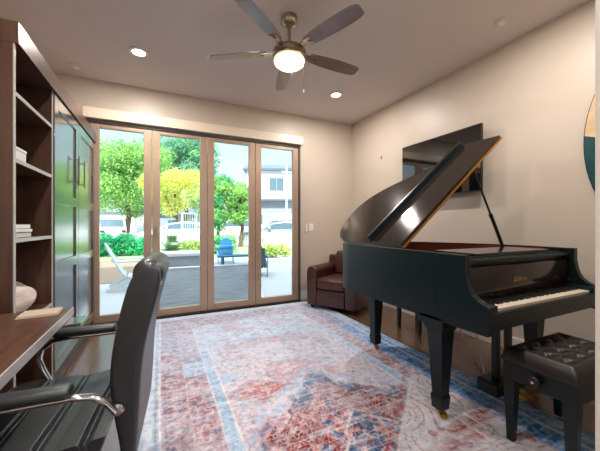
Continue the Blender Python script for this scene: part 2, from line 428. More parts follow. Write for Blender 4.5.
MB().box(CF-.012, CF-.007, CY0, CY0+.02, .0, CT-.116).box(CF-.012, CF-.007, 2.655, 2.672, .0, CT-.116).build('edge_band', M['edge'], cab, world=True)
def cab_door(y0, y1, hy):
    x1 = CF; x0 = CF-.022; z0, z1 = .10, CT-.125; st = .085
    d = MB()
    d.box(x0, x1, y0, y0+st, z0, z1, .0015); d.box(x0, x1, y1-st, y1, z0, z1, .0015)
    for za, zb in ((z0, .19), (.82, .90), (1.335, 1.415), (z1-.085, z1)): d.box(x0, x1, y0+st, y1-st, za, zb, .0015)
    dd = d.build('door', M['cabdoor'], cab, world=True)
    MB().box(x0, x0+.010, y0+st-.005, y1-st+.005, z0+.02, z1-.02).build('panel', M['cabdoor'], dd, world=True)
    h_ = MB().cyl((x1+.028, hy, 1.53), (x1+.028, hy, 1.79), .006)
    for z in (1.56, 1.76): h_.cyl((x1, hy, z), (x1+.028, hy, z), .005)
    h_.build('handle', M['steel'], dd, world=True, smooth=40)
cab_door(2.682, 3.368, 3.25); cab_door(3.374, 4.125, 3.46)

# things on the shelves
t = thing('paper_box', 'small pale box with stacked papers on the second shelf from the top', 'box', (-.93, 2.1, 1.53))
MB().box(0, .2, 0, .22, 0, .07, .003).build('container', M['paperwhite'], t); MB().box(-.003, .203, -.003, .223, .07, .085, .002).build('lid', M['white'], t)
g = 'books lying on the middle open shelf'
for i, (c, th, lb) in enumerate((('bookred', .03, 'dark red book at the bottom of the stack on the middle shelf'), ('paperwhite', .018, 'thin white book in the middle of the shelf stack'), ('bookred', .028, 'dark red book on top of the stack on the middle shelf'))):
    z = 1.10 + (0, .031, .05)[i]; dx = (0, .006, -.004)[i]
    t = thing('book', lb, 'book', (-.93+dx, 2.1, z), 0, g)
    MB().box(0, .21, 0, .26, 0, th, .002).build('cover', M[c], t); MB().box(.205, .212, .004, .256, .003, th-.003).build('pages', M['paperwhite'], t)
p = MB()
p.bm.free(); p.bm = bmesh.new()
p.ball((0, 0, 0), (.23, .285, .125), sub=5)
for v in p.bm.verts:
    x, y, z = v.co; e = .5
    v.co.z = z + .010*math.sin(24*y+11*x+2*math.sin(9*x))+.006*math.sin(46*x-18*y)
    if v.co.z < -.09: v.co.z = -.09
    v.co.x += .008*math.sin(30*z+14*y)
pil = p.build('pillow', M['towel'], None, smooth=70); pil.location = (-.945, 2.36, .713)
tag(pil, 'beige rumpled pillow stuffed on the low open shelf behind the desk', 'pillow')

# ------------------------------------------------------------------ desk
desk = thing('desk', 'dark walnut desk top with metal edge reaching to the left wall', 'desk', (-.40, .4, 0))
MB().box(WX0+.012, -.405, .2, 1.87, .715, .75).build('desktop', M['walnut_y'], desk, world=True)
MB().box(-.405, -.40, .2, 1.87, .713, .751, .001).build('edge_band', M['edge'], desk, world=True)
for y in (.24, 1.0): MB().box(WX0+.02, -.85, y, y+.03, 0, .715).build('leg_panel', M['walnut'], desk, world=True)
MB().box(-.402, -.335, 1.70, 1.83, .700, .710, .003).build('latch', M['chrome'], desk, world=True)
t = thing('notebook', 'tan paper notebook lying at the far end of the desk', 'notebook', (-.51, 1.79, .751), R(4))
MB().box(-.075, .075, -.065, .06, 0, .004, .001).build('cover', M['paper'], t); MB().box(-.072, .072, -.062, .057, .004, .01).build('pages', M['paper'], t)

# ------------------------------------------------------------------ office chair (faces the desk, -X)
CA = R(-4.5)
oc = thing('office_chair', 'black leather high-back office chair with chrome arms at the desk', 'office chair', (-.21, 1.33, .0125), CA)
HW = .235
# backrest: profile in local (x,z), front = -x
front = [(.118,.36),(.112,.45),(.098,.52),(.085,.60),(.080,.67),(.086,.75),(.098,.82),(.110,.88),(.124,.94),(.142,.99),(.165,1.022)]
back = [(.195,1.036),(.220,1.028),(.232,1.0),(.230,.955),(.218,.90),(.202,.84),(.188,.78),(.178,.71),(.172,.64),(.168,.55),(.162,.45),(.155,.36)]
prof = front+back
def sweep_soft(prof, hw, inset=.02):
    mb = MB(); n = len(prof); cx = sum(p[0] for p in prof)/n; rings = []
    for y, sc in ((-hw, .72), (-hw+.006, .9), (-hw+inset, 1), (-hw*.5, 1.0), (0, 1.0), (hw*.5, 1.0), (hw-inset, 1), (hw-.006, .9), (hw, .72)):
        ring = []
        for i, (x, z) in enumerate(prof):
            k = i if i < len(front) else None
            # local centreline x at this height
            mx_ = cl(z); zz = z
            ring.append(mb.bm.verts.new((mx_+(x-mx_)*sc, y, z-(1-sc)*.03*(1 if z > .9 else 0)+(1-sc)*.03*(1 if z < .5 else 0))))
        rings.append(ring)
    for a, b_ in zip(rings, rings[1:]):
        for i in range(n):
            j = (i+1) % n; mb.bm.faces.new((a[i], a[j], b_[j], b_[i]))
    mb.bm.faces.new(rings[0]); mb.bm.faces.new(rings[-1][::-1])
    return mb
def cl(z):
    zs = [.36,.45,.54,.62,.70,.78,.86,.94,1.0,1.045]; xs = [.137,.137,.132,.127,.129,.140,.158,.176,.190,.195]
    return float(np.interp(z, zs, xs))
bk_ = sweep_soft(prof, HW).build('backrest', M['leather_black'], oc, smooth=75, subsurf=2)
# seam piping round the back shell edge
for sy in (-1, 1):
    MB().tube([(.160, sy*(HW-.012), .50), (.164, sy*(HW-.011), .64), (.176, sy*(HW-.011), .76), (.206, sy*(HW-.011), .90), (.218, sy*(HW-.011), .965)], .003, n=6).build('piping', M['leather_black'], bk_, smooth=60)
hr = MB(); hr.lathe([(0, -HW+.022), (.03, -HW+.024), (.046, -HW+.045), (.052, -HW+.09), (.054, 0), (.052, HW-.09), (.046, HW-.045), (.03, HW-.024), (0, HW-.022)], n=32, M=Matrix.Translation((.188, 0, .990)) @ Matrix.Rotation(R(90), 4, 'X'))
hr.build('head_roll', M['leather_black'], oc, smooth=60)
MB().box(.224, .2305, -HW+.02, HW-.02, .957, .961, .001).build('seam', M['edge'], bk_)
# seat: ribbed cushion
st = MB(); prof_s = []
xs = np.linspace(-.40, .08, 193)
up = []
for x in xs:
    ph = ((x+.37) % .125)/.125; z = .498-.010*math.exp(-((ph-.08)/.03)**2)-.010*math.exp(-((ph-.22)/.03)**2)-.004*math.exp(-((ph-.15)/.05)**2)
    if x < -.33: z -= ((-.33-x)/.07)**2*.05
    z += .012*max(0, (x+.05)/.1)
    up.append((x, z))
poly = up+[(.05,.42),(-.1,.405),(-.3,.405),(-.40,.415)]
st.prism(poly, -.255, .255, axis='y', bevel=.006)
st.build('seat', M['leather_black'], oc, smooth=50)
# arms
for sy in (-1, 1):
    y = sy*.285
    fr_ = [(.105, y*.90, .585), (.085, y*.95, .625), (.055, y, .655), (.0, y, .662), (-.17, y, .660), (-.235, y, .652), (-.275, y, .62), (-.285, y, .58), (-.268, y*.99, .53), (-.235, y*.95, .47), (-.21, y*.90, .43), (-.19, y*.8, .405)]
    arm = MB().tube(fr_, .0125, n=14, flat=.8).build('armrest_frame', M['chrome'], oc, smooth=60)
    pd = MB().box(-.235, .005, y-.027, y+.027, .668, .700, .0125, seg=3).build('arm_pad', M['leather_black'], arm, smooth=50)
    MB().lathe([(0, 0), (.017, 0), (.019, .006), (.015, .012), (0, .014)], n=20, M=Matrix.Translation((.11, sy*(HW+.004), .58)) @ Matrix.Rotation(-sy*R(90), 4, 'X')).lathe([(0,.013),(.007,.013),(.007,.017),(0,.017)], n=6, M=Matrix.Translation((.11, sy*(HW+.004), .58)) @ Matrix.Rotation(-sy*R(90), 4, 'X')).build('bolt', M['chrome'], arm, smooth=40)
MB().box(-.26, -.06, -.12, .12, .375, .405, .005).build('seat_plate', M['rubber'], oc)
MB().cyl((-.16, 0, .10), (-.16, 0, .38), .025).cyl((-.16, 0, .09), (-.16, 0, .24), .034).build('gas_lift', M['chrome'], oc, smooth=40)
for k in range(5):
    a = R(72*k+20); c, s_ = math.cos(a), math.sin(a)
    lg = MB().tube([(-.16+c*.03, s_*.03, .115), (-.16+c*.16, s_*.16, .11), (-.16+c*.29, s_*.29, .075)], [.022, .019, .014], n=10).build('base_leg', M['chrome'], oc, smooth=50)
    cs = MB()
    for o_ in (-.014, .014):
        ctr = Vector((-.16+c*.29-s_*o_, s_*.29+c*o_, .029)); ax = Vector((-s_, c, 0))
        cs.cyl(ctr-ax*.009, ctr+ax*.009, .027, n=18)
    cs.cyl((-.16+c*.29, s_*.29, .03), (-.16+c*.29, s_*.29, .078), .006)
    cs.build('caster', M['rubber'], lg, smooth=40)

# ------------------------------------------------------------------ brown armchair
fd = Vector((-.85, -.52, 0)).normalized(); ang = math.atan2(fd.y, fd.x)+PI/2     # local -y is the facing direction
ac = thing('armchair', 'brown leather club armchair in the corner behind the piano', 'armchair', (2.07, 3.42, .0125), ang)
W2 = .365; D = .74
b = MB(); b.box(-W2+.13, W2-.13, .02, D-.05, .05, .27, .02, seg=3); b.build('base', M['leather_brown'], ac, smooth=50)
for s_ in (-1, 1):
    x0, x1 = (-W2, -W2+.15) if s_ < 0 else (W2-.15, W2)
    pr = [(x0, .05), (x1, .05), (x1, .50)] + [((x0+x1)/2+.078*math.cos(R(a)), .52+.07*math.sin(R(a))) for a in range(0, 181, 20)] + [(x0, .50)]
    MB().prism(pr, .0, D-.08, axis='y', bevel=.012).build('armrest', M['leather_brown'], ac, smooth=50)
MB().box(-W2+.155, W2-.155, -.015, D-.22, .272, .43, .045, seg=4).build('seat_cushion', M['leather_brown'], ac, smooth=60)
MB().box(-W2+.155, W2-.155, -.005, .03, .055, .262, .012, seg=3).build('front_panel', M['leather_brown'], ac, smooth=50)
Mb = Matrix.Translation((0, D-.14, .3)) @ Matrix.Rotation(R(-10), 4, 'X')
MB().box(-W2+.155, W2-.155, -.09, .06, .10, .47, .05, seg=4, M=Mb).build('back_cushion', M['leather_brown'], ac, smooth=60)
MB().box(-W2+.01, W2-.01, D-.10, D-.01, .05, .70, .03, seg=3).build('backrest', M['leather_brown'], ac, smooth=60)
for x, y in ((-W2+.06, .06), (W2-.06, .06), (-W2+.06, D-.07), (W2-.06, D-.07)): MB().frustum(x, y, 0, .05, .035, .05, .003).build('foot', M['rubber'], ac)

# small dark stool seen between the piano legs
so = thing('stool', 'low black stool standing behind the piano near the right wall', 'stool', (2.61, 2.415, 0))
MB().box(-.15, .15, -.2, .2, .36, .42, .02, seg=3).build('seat', M['leather_black'], so, smooth=50)
MB().box(-.14, .14, -.19, .19, .30, .36).build('apron', M['rubber'], so)
for x in (-.14, .14):
    for y in (-.145, .145): MB().frustum(x, y, 0, .30, .03, .042, .002).build('leg', M['rubber'], so)

# ------------------------------------------------------------------ grand piano
PX, PY = 1.45, .905
W = 1.185; S = 0.0
pi_ = thing('grand_piano', 'black satin grand piano with its lid propped open', 'piano', (PX, PY, .008))
Z0, Z1 = .612, 1.004
# outline of the case behind the cheek line, (x,y) local; counterclockwise from front left
def smooth_poly(P, n=6):
    out = []
    for i in range(len(P)-1):
        p0 = P[max(i-1, 0)]; p1 = P[i]; p2 = P[i+1]; p3 = P[min(i+2, len(P)-1)]
        for k in range(n):
            t = k/n
            out.append(tuple(.5*((2*p1[j])+(-p0[j]+p2[j])*t+(2*p0[j]-5*p1[j]+4*p2[j]-p3[j])*t*t+(-p0[j]+3*p1[j]-3*p2[j]+p3[j])*t**3) for j in (0,1)))
    out.append(P[-1]); return out
curve = smooth_poly([(0, 1.12), (.010, 1.23), (.052, 1.35), (.15, 1.455), (.28, 1.52), (.43, 1.55), (.57, 1.52), (.70, 1.41), (.80, 1.27), (.90, 1.10), (1.01, .92), (1.10, .76), (1.16, .60), (W, .45)], 6)
outline = [(0, .30)] + [(0, y) for y in (.4, .6, .8)] + curve + [(W, .30)]
def inset(P, d):
    out = []
    for i, p in enumerate(P):
        a = Vector(P[max(i-1, 0)]); b_ = Vector(P[min(i+1, len(P)-1)]); t = (b_-a).normalized()
        n = Vector((t.y, -t.x)); out.append((p[0]+n.x*d, p[1]+n.y*d))
    return out
def wallstrip(mb, P, Q, z0, z1):
    n = len(P); V = []
    for z in (z0, z1): V.append(([mb.bm.verts.new((*p, z)) for p in P], [mb.bm.verts.new((*q, z)) for q in Q]))
    (a0, b0), (a1, b1) = V
    for i in range(n-1):
        mb.bm.faces.new((a0[i], a0[i+1], a1[i+1], a1[i])); mb.bm.faces.new((b0[i+1], b0[i], b1[i], b1[i+1]))
        mb.bm.faces.new((a1[i], a1[i+1], b1[i+1], b1[i])); mb.bm.faces.new((a0[i+1], a0[i], b0[i], b0[i+1]))
    mb.bm.faces.new((a0[0], a1[0], b1[0], b0[0])); mb.bm.faces.new((a0[-1], b0[-1], b1[-1], a1[-1]))
T = .038
in1 = inset(outline, T); in2 = inset(outline, T+.006)
rim = MB(); wallstrip(rim, outline, in1, Z0, Z1)
rim = rim.build('rim', M['ebony'], pi_, smooth=35)
lin_ = MB(); wallstrip(lin_, in1, in2, .80, Z1-.010); lin_.build('rim_lining', M['redfelt'], pi_, smooth=35)
# soundboard and bottom
inner = [p for p in in2 if p[1] > .2]
MB().prism([(in2[0][0], .33)]+inner[1:]+[(in2[-1][0], .33)], .80, .812).build('soundboard', M['soundboard'], pi_)
pl_in = inset(outline, T+.05); pl_o = inset(outline, T+.01)
ip = [i for i, p in enumerate(outline) if p[1] > .3]
fr_ = MB(); wallstrip(fr_, [pl_o[i] for i in ip], [pl_in[i] for i in ip], .86, .872)
for x in (.25, .5, .74): 
    ymax = max(p[1] for p in pl_in if abs(p[0]-x) < .12)-.03
    fr_.box(x-.012, x+.012, .5, ymax, .865, .895, .003)
fr_.box(T+.01, W-T-.01, .32, .52, .86, .874, .002)
fr_.build('iron_plate', M['gold'], pi_)
sg = MB()
for k in range(60):
    x = .07+k*(W-.16)/60; tgt = [p for p in pl_in if p[1] > .5]
    ym = max([p[1] for p in tgt if abs(p[0]-x) < .05] or [.7])
    sg.tube([(x, .5, .885), (x, ym-.02, .885)], .0009, n=4)
sg.build('strings', M['string'], pi_, kind='stuff')
bb = MB(); 
for x0, x1, y0, y1 in ((.05, W-.05, .42, .52), (.33, .43, .5, 1.38), (.52, .6, .5, 1.3), (.05, .95, .85, .93)): bb.box(x0, x1, y0, y1, .63, .79, .004)
bb.build('underside_beams', M['ebony'], pi_)
# cheeks: arms in side profile (y,z)
arm_prof = [(.125, Z1), (.125, .92), (.121, .875), (.110, .835), (.093, .803), (.068, .780), (.038, .768), (.012, .762), (.0, .756), (0, .618), (.006, .612), (.125, Z0), (.30, Z0), (.30, Z1)]
for x0, x1 in ((0, T+.006), (W-T-.006, W)): MB().prism(arm_prof, x0, x1, axis='x', bevel=.003).build('arm', M['ebony'], pi_)
for x0, x1 in ((T+.006, .088), (W-.088, W-T-.006)): MB().box(x0, x1, .008, .165, .64, .757, .004).build('key_block', M['ebony'], pi_)
MB().box(.02, W-.02, .03, .34, .622, .66, .003).build('keybed', M['ebony'], pi_)
MB().box(T+.006, W-T-.006, .003, .026, .632, .722, .004).build('key_slip', M['ebony'], pi_)
# keys
KX0, KX1 = .090, W-.090; kw = (KX1-KX0)/52
wk = MB().box(.0004, kw-.0004, .028, .175, .70, .735, .0012).build('white_key', M['ivory'], pi_); wk.location.x = KX0
bkk = MB().box(-.0050, .0050, .075, .175, .735, .747, .0015).build('black_key', M['blackkey'], pi_)
first = True
for i in range(52):
    o = wk
    if i: o = wk.copy(); COL.objects.link(o); o.parent = pi_
    o.location.x = KX0+i*kw
    note = (i+5) % 7       # first key is A ; C=0
    if i < 51 and note in (0, 1, 3, 4, 5):
        q = bkk if first else bkk.copy()
        if not first: COL.objects.link(q); q.parent = pi_
        first = False; q.location.x = KX0+(i+1)*kw
# fallboard
fb_prof = [(.178, .730), (.170, .742), (.168, .76), (.155, .918), (.160, .928), (.175, .930), (.185, .92), (.195, .73)]
fb = MB().prism(fb_prof, T+.007, W-T-.007, axis='x', bevel=.002).build('fallboard', M['ebony_lid'], pi_, smooth=40)
cu = bpy.data.curves.new('lettering', 'FONT'); cu.body = 'Baldwin'; cu.size = .045; cu.extrude = .0006; cu.align_x = 'CENTER'; cu.shear = .15
to = bpy.data.objects.new('lettering', cu); COL.objects.link(to)
me = bpy.data.meshes.new_from_object(to); COL.objects.unlink(to); bpy.data.objects.remove(to)
lt = bpy.data.objects.new('lettering', me); COL.objects.link(lt); lt.parent = fb; me.materials.append(mat('gold leaf', (184,142,92), .4, metal=.4)); lt['label'] = 'gold lettering'
lt.location = (.565, .1608, .820); lt.rotation_euler = (R(90)-math.atan2(-.013, .158)*0+R(-4.7)*-1*0, 0, 0); lt.rotation_euler = (R(90+4.7), 0, 0)
# hinge screws on cheeks / knobs
MB().lathe([(0, 0), (.009, 0), (.007, .012), (0, .014)], n=16, M=Matrix.Translation((W-T-.007, .155, .79)) @ Matrix.Rotation(R(-90), 4, 'Y')).lathe([(0, 0), (.009, 0), (.007, .012), (0, .014)], n=16, M=Matrix.Translation((T+.007, .155, .79)) @ Matrix.Rotation(R(90), 4, 'Y')).build('fallboard_knob', M['brass'], pi_, smooth=50)
# music desk folded flat, with its shelf
md = MB(); md.box(T+.012, W-T-.012, .150, .175, .955, .972, .003); md.box(T+.012, W-T-.012, .17, .50, .962, .976, .003); md.box(T+.012, W-T-.012, .19, .202, .90, .965)
md.build('music_shelf', M['ebony'], pi_)
MB().box(.20, W-.20, .20, .485, .982, .998, .004).build('music_desk', M['ebony_lid'], pi_)
MB().box(.10, W-.10, .185, .195, .976, .985, .002).box(.12, W-.12, .145, .150, .962, .968, .001).build('desk_rail', M['ebony'], pi_)
# lid, hinged on the left side
LA = R(39.0); LS = 1.345/W
HY = .545
Ml = Matrix.Translation((-.006, 0, Z1+.008)) @ Matrix.Rotation(-LA, 4, 'Y')
ov = .012
lid_poly = [(0, HY)] + [(0, y) for y in (.7, .9)] + [(x*LS, y+ov*.8) for x, y in curve if y > HY+.01] + [(1.345, HY)]
lid = MB().prism(lid_poly, 0, .020, M=Ml, bevel=.004).build('lid', M['ebony_lid'], pi_, smooth=35)
MB().box(.0, 1.345, HY-.006, HY-.001, .004, .020, .001, M=Ml).build('continuous_hinge', M['bronze_hinge'], lid)
MB().box(.0, 1.345, HY+.002, HY+.325, .021, .040, .004, M=Ml).build('front_flap', M['ebony_lid'], lid)
MB().box(.0, 1.33, HY+.305, HY+.333, .021, .085, .005, M=Ml).build('flap_lip', M['ebony'], lid)
# prop stick
ps0 = Vector((W-.11, .545, .955)); pt = Ml @ Vector((.94, HY+.03, -.001))
d = pt-ps0
prop = MB().tube([ps0, ps0+d*.45], .013, n=8).tube([ps0+d*.42, ps0+d*.46], .015, n=8).tube([ps0+d*.45, pt], .008, n=8).build('prop_stick', M['ebony'], pi_, smooth=50)
MB().cyl(ps0+Vector((-.02, 0, -.0)), ps0+Vector((.06, 0, .0)), .008).build('pivot', M['brass'], prop, smooth=50)
# legs
def piano_leg(x, y, name='leg'):
    b = MB()
    b.box(x-.085, x+.085, y-.085, y+.085, .575, Z0+.02, .004)
    b.frustum(x, y, .535, .575, .112, .15, .002)
    b.frustum(x, y, .15, .535, .068, .108, .003)
    b.frustum(x, y, .135, .15, .078, .070, .002)
    b.frustum(x, y, .060, .135, .068, .080, .002)
    lg = b.build('leg', M['ebony'], pi_)
    c = MB(); c.cyl((x, y, .045), (x, y, .062), .024); c.box(x-.010, x+.010, y-.03, y-.004, .022, .05, .003)
    c.cyl((x-.010, y-.022, .028), (x+.010, y-.022, .028), .020, n=20); c.cyl((x-.012, y, .03), (x-.012, y, .05), .006)
    c.build('caster', M['brass'], lg, smooth=40)
piano_leg(.085, .345); piano_leg(W-.10, .345); piano_leg(.375, 1.29)
# lyre
lx, ly = .645, .315
lyre = MB(); lyre.box(lx-.15, lx+.15, ly-.035, ly+.035, .575, .625, .006); lyre.box(lx-.165, lx+.165, ly-.07, ly+.07, .065, .145, .01, seg=3)
for s_ in (-1, 1): lyre.box(lx+s_*.066-.021, lx+s_*.066+.021, ly-.02, ly+.02, .13, .59, .006)
lyre.box(lx-.09, lx+.09, ly-.012, ly+.012, .5, .52, .003)
lyre = lyre.build('pedal_lyre', M['ebony'], pi_)
for k in (-1, 0, 1):
    x = lx+k*.065
    MB().prism([(x-.010, ly-.06), (x+.010, ly-.06), (x+.012, ly-.12), (x+.02, ly-.165), (x+.012, ly-.185), (x-.012, ly-.185), (x-.02, ly-.165), (x-.012, ly-.12)], .085, .094, bevel=.002).build('pedal', M['brass'], lyre)
    MB().cyl((lx+k*.018, ly, .14), (lx+k*.018, ly, .58), .0025, n=8).build('pedal_rod', M['brass'], lyre)
for a, b_ in (((lx-.13, ly+.06, .14), (lx-.13, ly+.34, .64)), ((lx-.09, ly+.06, .14), (lx-.02, ly+.22, .64))): MB().cyl(a, b_, .0035, n=8).build('lyre_brace', M['nickel'], lyre)

# ------------------------------------------------------------------ piano bench
bx0, bx1, by0, by1 = 1.685, 2.235, .655, .985
bn = thing('piano_bench', 'black adjustable piano bench with tufted leather seat at the keyboard', 'piano bench', ((bx0+bx1)/2, (by0+by1)/2, .0125))
hx, hy = (bx1-bx0)/2, (by1-by0)/2
# tufted cushion
cb = MB(); nx, ny = 66, 40
tuft = [(-hx+.09+(i)*.124, -hy+.085+j*.08+(0)) for i in range(4) for j in range(3)]
grid = []
for j in range(ny+1):
    row = []
    for i in range(nx+1):
        x = -hx+2*hx*i/nx; y = -hy+2*hy*j/ny
        e = min(hx-abs(x), hy-abs(y)); z = .455+.05*min(1, (e/.03))**.5
        dmin = min(math.hypot(x-a, y-b_) for a, b_ in tuft); z -= .022*math.exp(-(dmin/.018)**2)
        # diagonal creases
        u_ = (x+hx-.09)/.124; v_ = (y+hy-.085)/.08
        for q in (u_+v_, u_-v_):
            f = abs(q-round(q)); z -= .006*math.exp(-(f/.09)**2)*(1 if e > .05 else 0)
        row.append(cb.bm.verts.new((x, y, z)))
    grid.append(row)
for j in range(ny):
    for i in range(nx): cb.bm.faces.new((grid[j][i], grid[j][i+1], grid[j+1][i+1], grid[j+1][i]))
bd = [grid[0][i] for i in range(nx+1)]+[grid[j][nx] for j in range(1, ny+1)]+[grid[ny][i] for i in range(nx-1, -1, -1)]+[grid[j][0] for j in range(ny-1, 0, -1)]
lo = [cb.bm.verts.new((v.co.x, v.co.y, .430)) for v in bd]
for i in range(len(bd)):
    j = (i+1) % len(bd); cb.bm.faces.new((bd[j], bd[i], lo[i], lo[j]))
cb.bm.faces.new(lo)
cs = cb.build('cushion', M['leather_bench'], bn, smooth=60)
for a, b_ in tuft: MB().ball((a, b_, .486), (.007, .007, .004), sub=2).build('button', M['leather_bench'], cs, smooth=80)
MB().box(-hx+.004, hx-.004, -hy+.004, hy-.004, .335, .429, .006).build('apron', M['ebony'], bn)
for x in (-1, 1):
    for y in (-1, 1): MB().frustum(x*(hx-.034), y*(hy-.034), 0, .336, .034, .056, .003).build('leg', M['ebony'], bn)
    kn = MB().cyl((x*(hx-.004), 0, .385), (x*(hx+.016), 0, .385), .009)
    kn.lathe([(0, .0), (.016, .0), (.026, .004), (.028, .012), (.024, .018), (0, .02)], n=12, M=Matrix.Translation((x*(hx+.012), 0, .385)) @ Matrix.Rotation(x*R(90), 4, 'Y'))
    kb = kn.build('height_knob', M['rubber'], bn, smooth=40)
    MB().lathe([(0, 0), (.007, 0), (.006, .003), (0, .004)], n=16, M=Matrix.Translation((x*(hx+.032), 0, .385)) @ Matrix.Rotation(x*R(90), 4, 'Y')).build('knob_cap', M['chrome'], kb, smooth=40)

# ------------------------------------------------------------------ rug (pattern woven into colour attribute of a grid)
RX0, RX1, RY0, RY1 = -.13, 2.15, .38, 4.04
nx, ny = 456, 732
rng = np.random.RandomState(3)
def vnoise(x, y, sc, seed):
    r = np.random.RandomState(seed); G = r.rand(256, 256)
    X = x*sc+37.3; Y = y*sc+11.7; xi = np.floor(X).astype(int); yi = np.floor(Y).astype(int); fx = X-xi; fy = Y-yi
    fx = fx*fx*(3-2*fx); fy = fy*fy*(3-2*fy)
    g = lambda a, b: G[a % 256, b % 256]
    return (g(xi, yi)*(1-fx)+g(xi+1, yi)*fx)*(1-fy)+(g(xi, yi+1)*(1-fx)+g(xi+1, yi+1)*fx)*fy
def fbm(x, y, sc, seed, o=4):
    s = 0; a = 1; t = 0
    for k in range(o): s = s+a*vnoise(x, y, sc*2**k, seed+k); t += a; a *= .55
    return s/t
xx, yy = np.meshgrid(np.linspace(RX0, RX1, nx), np.linspace(RY0, RY1, ny))
def C(r, g, b): return np.array(lin((r, g, b)))
def mixm(base, col, m): return base*(1-m[..., None])+col*m[..., None]
def sm(a, b, v): t = np.clip((v-a)/(b-a), 0, 1); return t*t*(3-2*t)
wx = xx+.018*(fbm(xx, yy, 5, 11)-.5); wy = yy+.018*(fbm(xx, yy, 5, 21)-.5)
cream = C(208,202,208); pink = C(190,150,156); rust = C(160,88,74); deep = C(130,66,62); slate = C(92,104,128); lblue = C(164,184,206); blue = C(112,152,206); pale = C(198,206,220); mauve = C(168,140,152)
dx_ = np.minimum(wx-RX0, RX1-wx); dy_ = np.minimum(wy-RY0, RY1-wy); de = np.minimum(dx_, dy_)
mx_ = np.abs(wx-1.01)
col = np.ones(xx.shape+(3,))*pale
def blobs(sc, seed, th, s=.05): return sm(th, th+s, fbm(mx_, wy, sc, seed, 3))
def line(f, w): return np.exp(-(f/w)**2)
def rosette(x, y, cw, ch, n, off=0):
    """repeated flower: returns (petal fill, outline, heart)"""
    ix = np.floor(x/cw); u = (x/cw-ix-.5)*2; v = ((y/ch+off*(ix % 2)) % 1-.5)*2
    r = np.hypot(u, v)+1e-6; th = np.arctan2(v, u); e = r-(.58+.20*np.cos(n*th))
    return sm(.04, -.04, e), line(e, .07), sm(.26, .18, r), line(r-.93, .06)
def scroll(sc, seed, w, x=None):
    n = fbm(mx_ if x is None else x, wy, sc, seed, 2); g = n*9; return line((g % 1)-.5, w)
# wide border
inb = ((de > .12) & (de < .46)).astype(float)
f1, o1, h1_, k1 = rosette(wx+.02, wy, .17, .19, 4, .5)
f2, o2, h2_, k2 = rosette(wx, wy+.1, .085, .095, 3, .5)
bc = np.ones_like(col)*C(186,160,168)
bc = mixm(bc, C(160,112,112), blobs(6, 31, .48)*.7); bc = mixm(bc, mauve, f1*.7); bc = mixm(bc, cream, o1*.8); bc = mixm(bc, rust, h1_*.55)
bc = mixm(bc, slate, f2*blobs(8, 43, .52)*.6); bc = mixm(bc, cream, o2*blobs(7, 45, .42)*.5); bc = mixm(bc, C(120,80,88), k1*.3)
col = mixm(col, bc, inb)
# blue border band on the right, with the cool daylight there painted in
rb = sm(1.83, 1.87, wx)
blb = np.ones_like(col)*blue; blb = mixm(blb, C(84,122,180), f1*.5); blb = mixm(blb, pale, o1*.6); blb = mixm(blb, pale, blobs(14, 51, .56)*.35); blb = mixm(blb, C(78,112,168), o2*.3)
rbm = rb*(.35+.65*sm(3.4, 2.4, wy)*sm(.3, .9, wy))
col = mixm(col, blb, rbm)
# inner field
inn = ((de >= .53) & (wy < 2.93)).astype(float)
g1, p1, q1, s1 = rosette(wx+.05, wy, .22, .26, 5, .5); g2, p2, q2, s2 = rosette(wx, wy, .105, .12, 4, .5)
f = np.ones_like(col)*C(204,190,198); f = mixm(f, pink, blobs(4, 61, .46, .14)*.8); f = mixm(f, cream, g1*.55); f = mixm(f, C(176,120,120), p1*.35); f = mixm(f, lblue, g2*blobs(6, 63, .5)*.6); f = mixm(f, rust, q1*blobs(6, 65, .5)*.55)
col = mixm(col, f, inn)
stripe = ((de > .46) & (de < .53) & (wy < 2.97)) | ((np.abs(wy-2.95) < .035) & (de > .46))
col = mixm(col, lblue, stripe*.9)
tabs = (np.abs(wx-.27) < .10) & (np.abs(wy-2.52) < .12) | (np.abs(wx-.44) < .09) & (np.abs(wy-2.25) < .06)
col = mixm(col, C(166,188,212), tabs*.8)
far = (de > .46)*(wy > 2.99); col = mixm(col, C(190,158,170), far*blobs(3.2, 105, .46, .12)*.75); col = mixm(col, cream, far*o2*.5); col = mixm(col, C(150,130,150), far*f1*.4)
# stepped medallion
def hexd(cx, cy, ax, ay): return np.abs(wx-cx)/ax+np.abs(wy-cy)/ay
stp = .07*(np.floor(np.abs(wx-1.05)*9) % 2)
h1 = hexd(1.05, 1.02, 1.12, .98)+stp
ring = sm(1.0, .985, h1)*inn
med = np.ones_like(col)*C(158,98,90); med = mixm(med, C(134,66,58), blobs(5, 71, .5)*.7); med = mixm(med, C(196,150,144), g1*.6); med = mixm(med, slate, p1*.75*blobs(4, 75, .44)); med = mixm(med, cream, p2*.65); med = mixm(med, slate, g2*blobs(5, 77, .52)*.8); med = mixm(med, rust, q1*.8); med = mixm(med, cream, s2*.3)
col = mixm(col, med, ring)
col = mixm(col, C(98,112,138), line(h1-1.0, .075)*inn*sm(.36, .52, fbm(xx, yy, 4, 81))*.95)
col = mixm(col, C(166,184,208), line(h1-1.15, .035)*inn*.75)
col = mixm(col, cream, (line(h1-.90, .012)+line(h1-1.09, .010))*inn*.3)
h2 = hexd(1.1, .98, .55, .56)+stp; col = mixm(col, C(84,92,112), sm(1.0, .98, h2)*(1-g1)*sm(.4, .5, fbm(xx, yy, 7, 85))*inn*.8)
col = mixm(col, cream, line(h2-1.0, .02)*inn*.7)
hh = hexd(.62, 2.0, .24, .15)+stp*.8; col = mixm(col, C(176,104,96), sm(1.0, .9, hh)*(1-g2*.6)*inn*.75); col = mixm(col, C(110,120,144), line(hh-1.05, .08)*inn*.5)
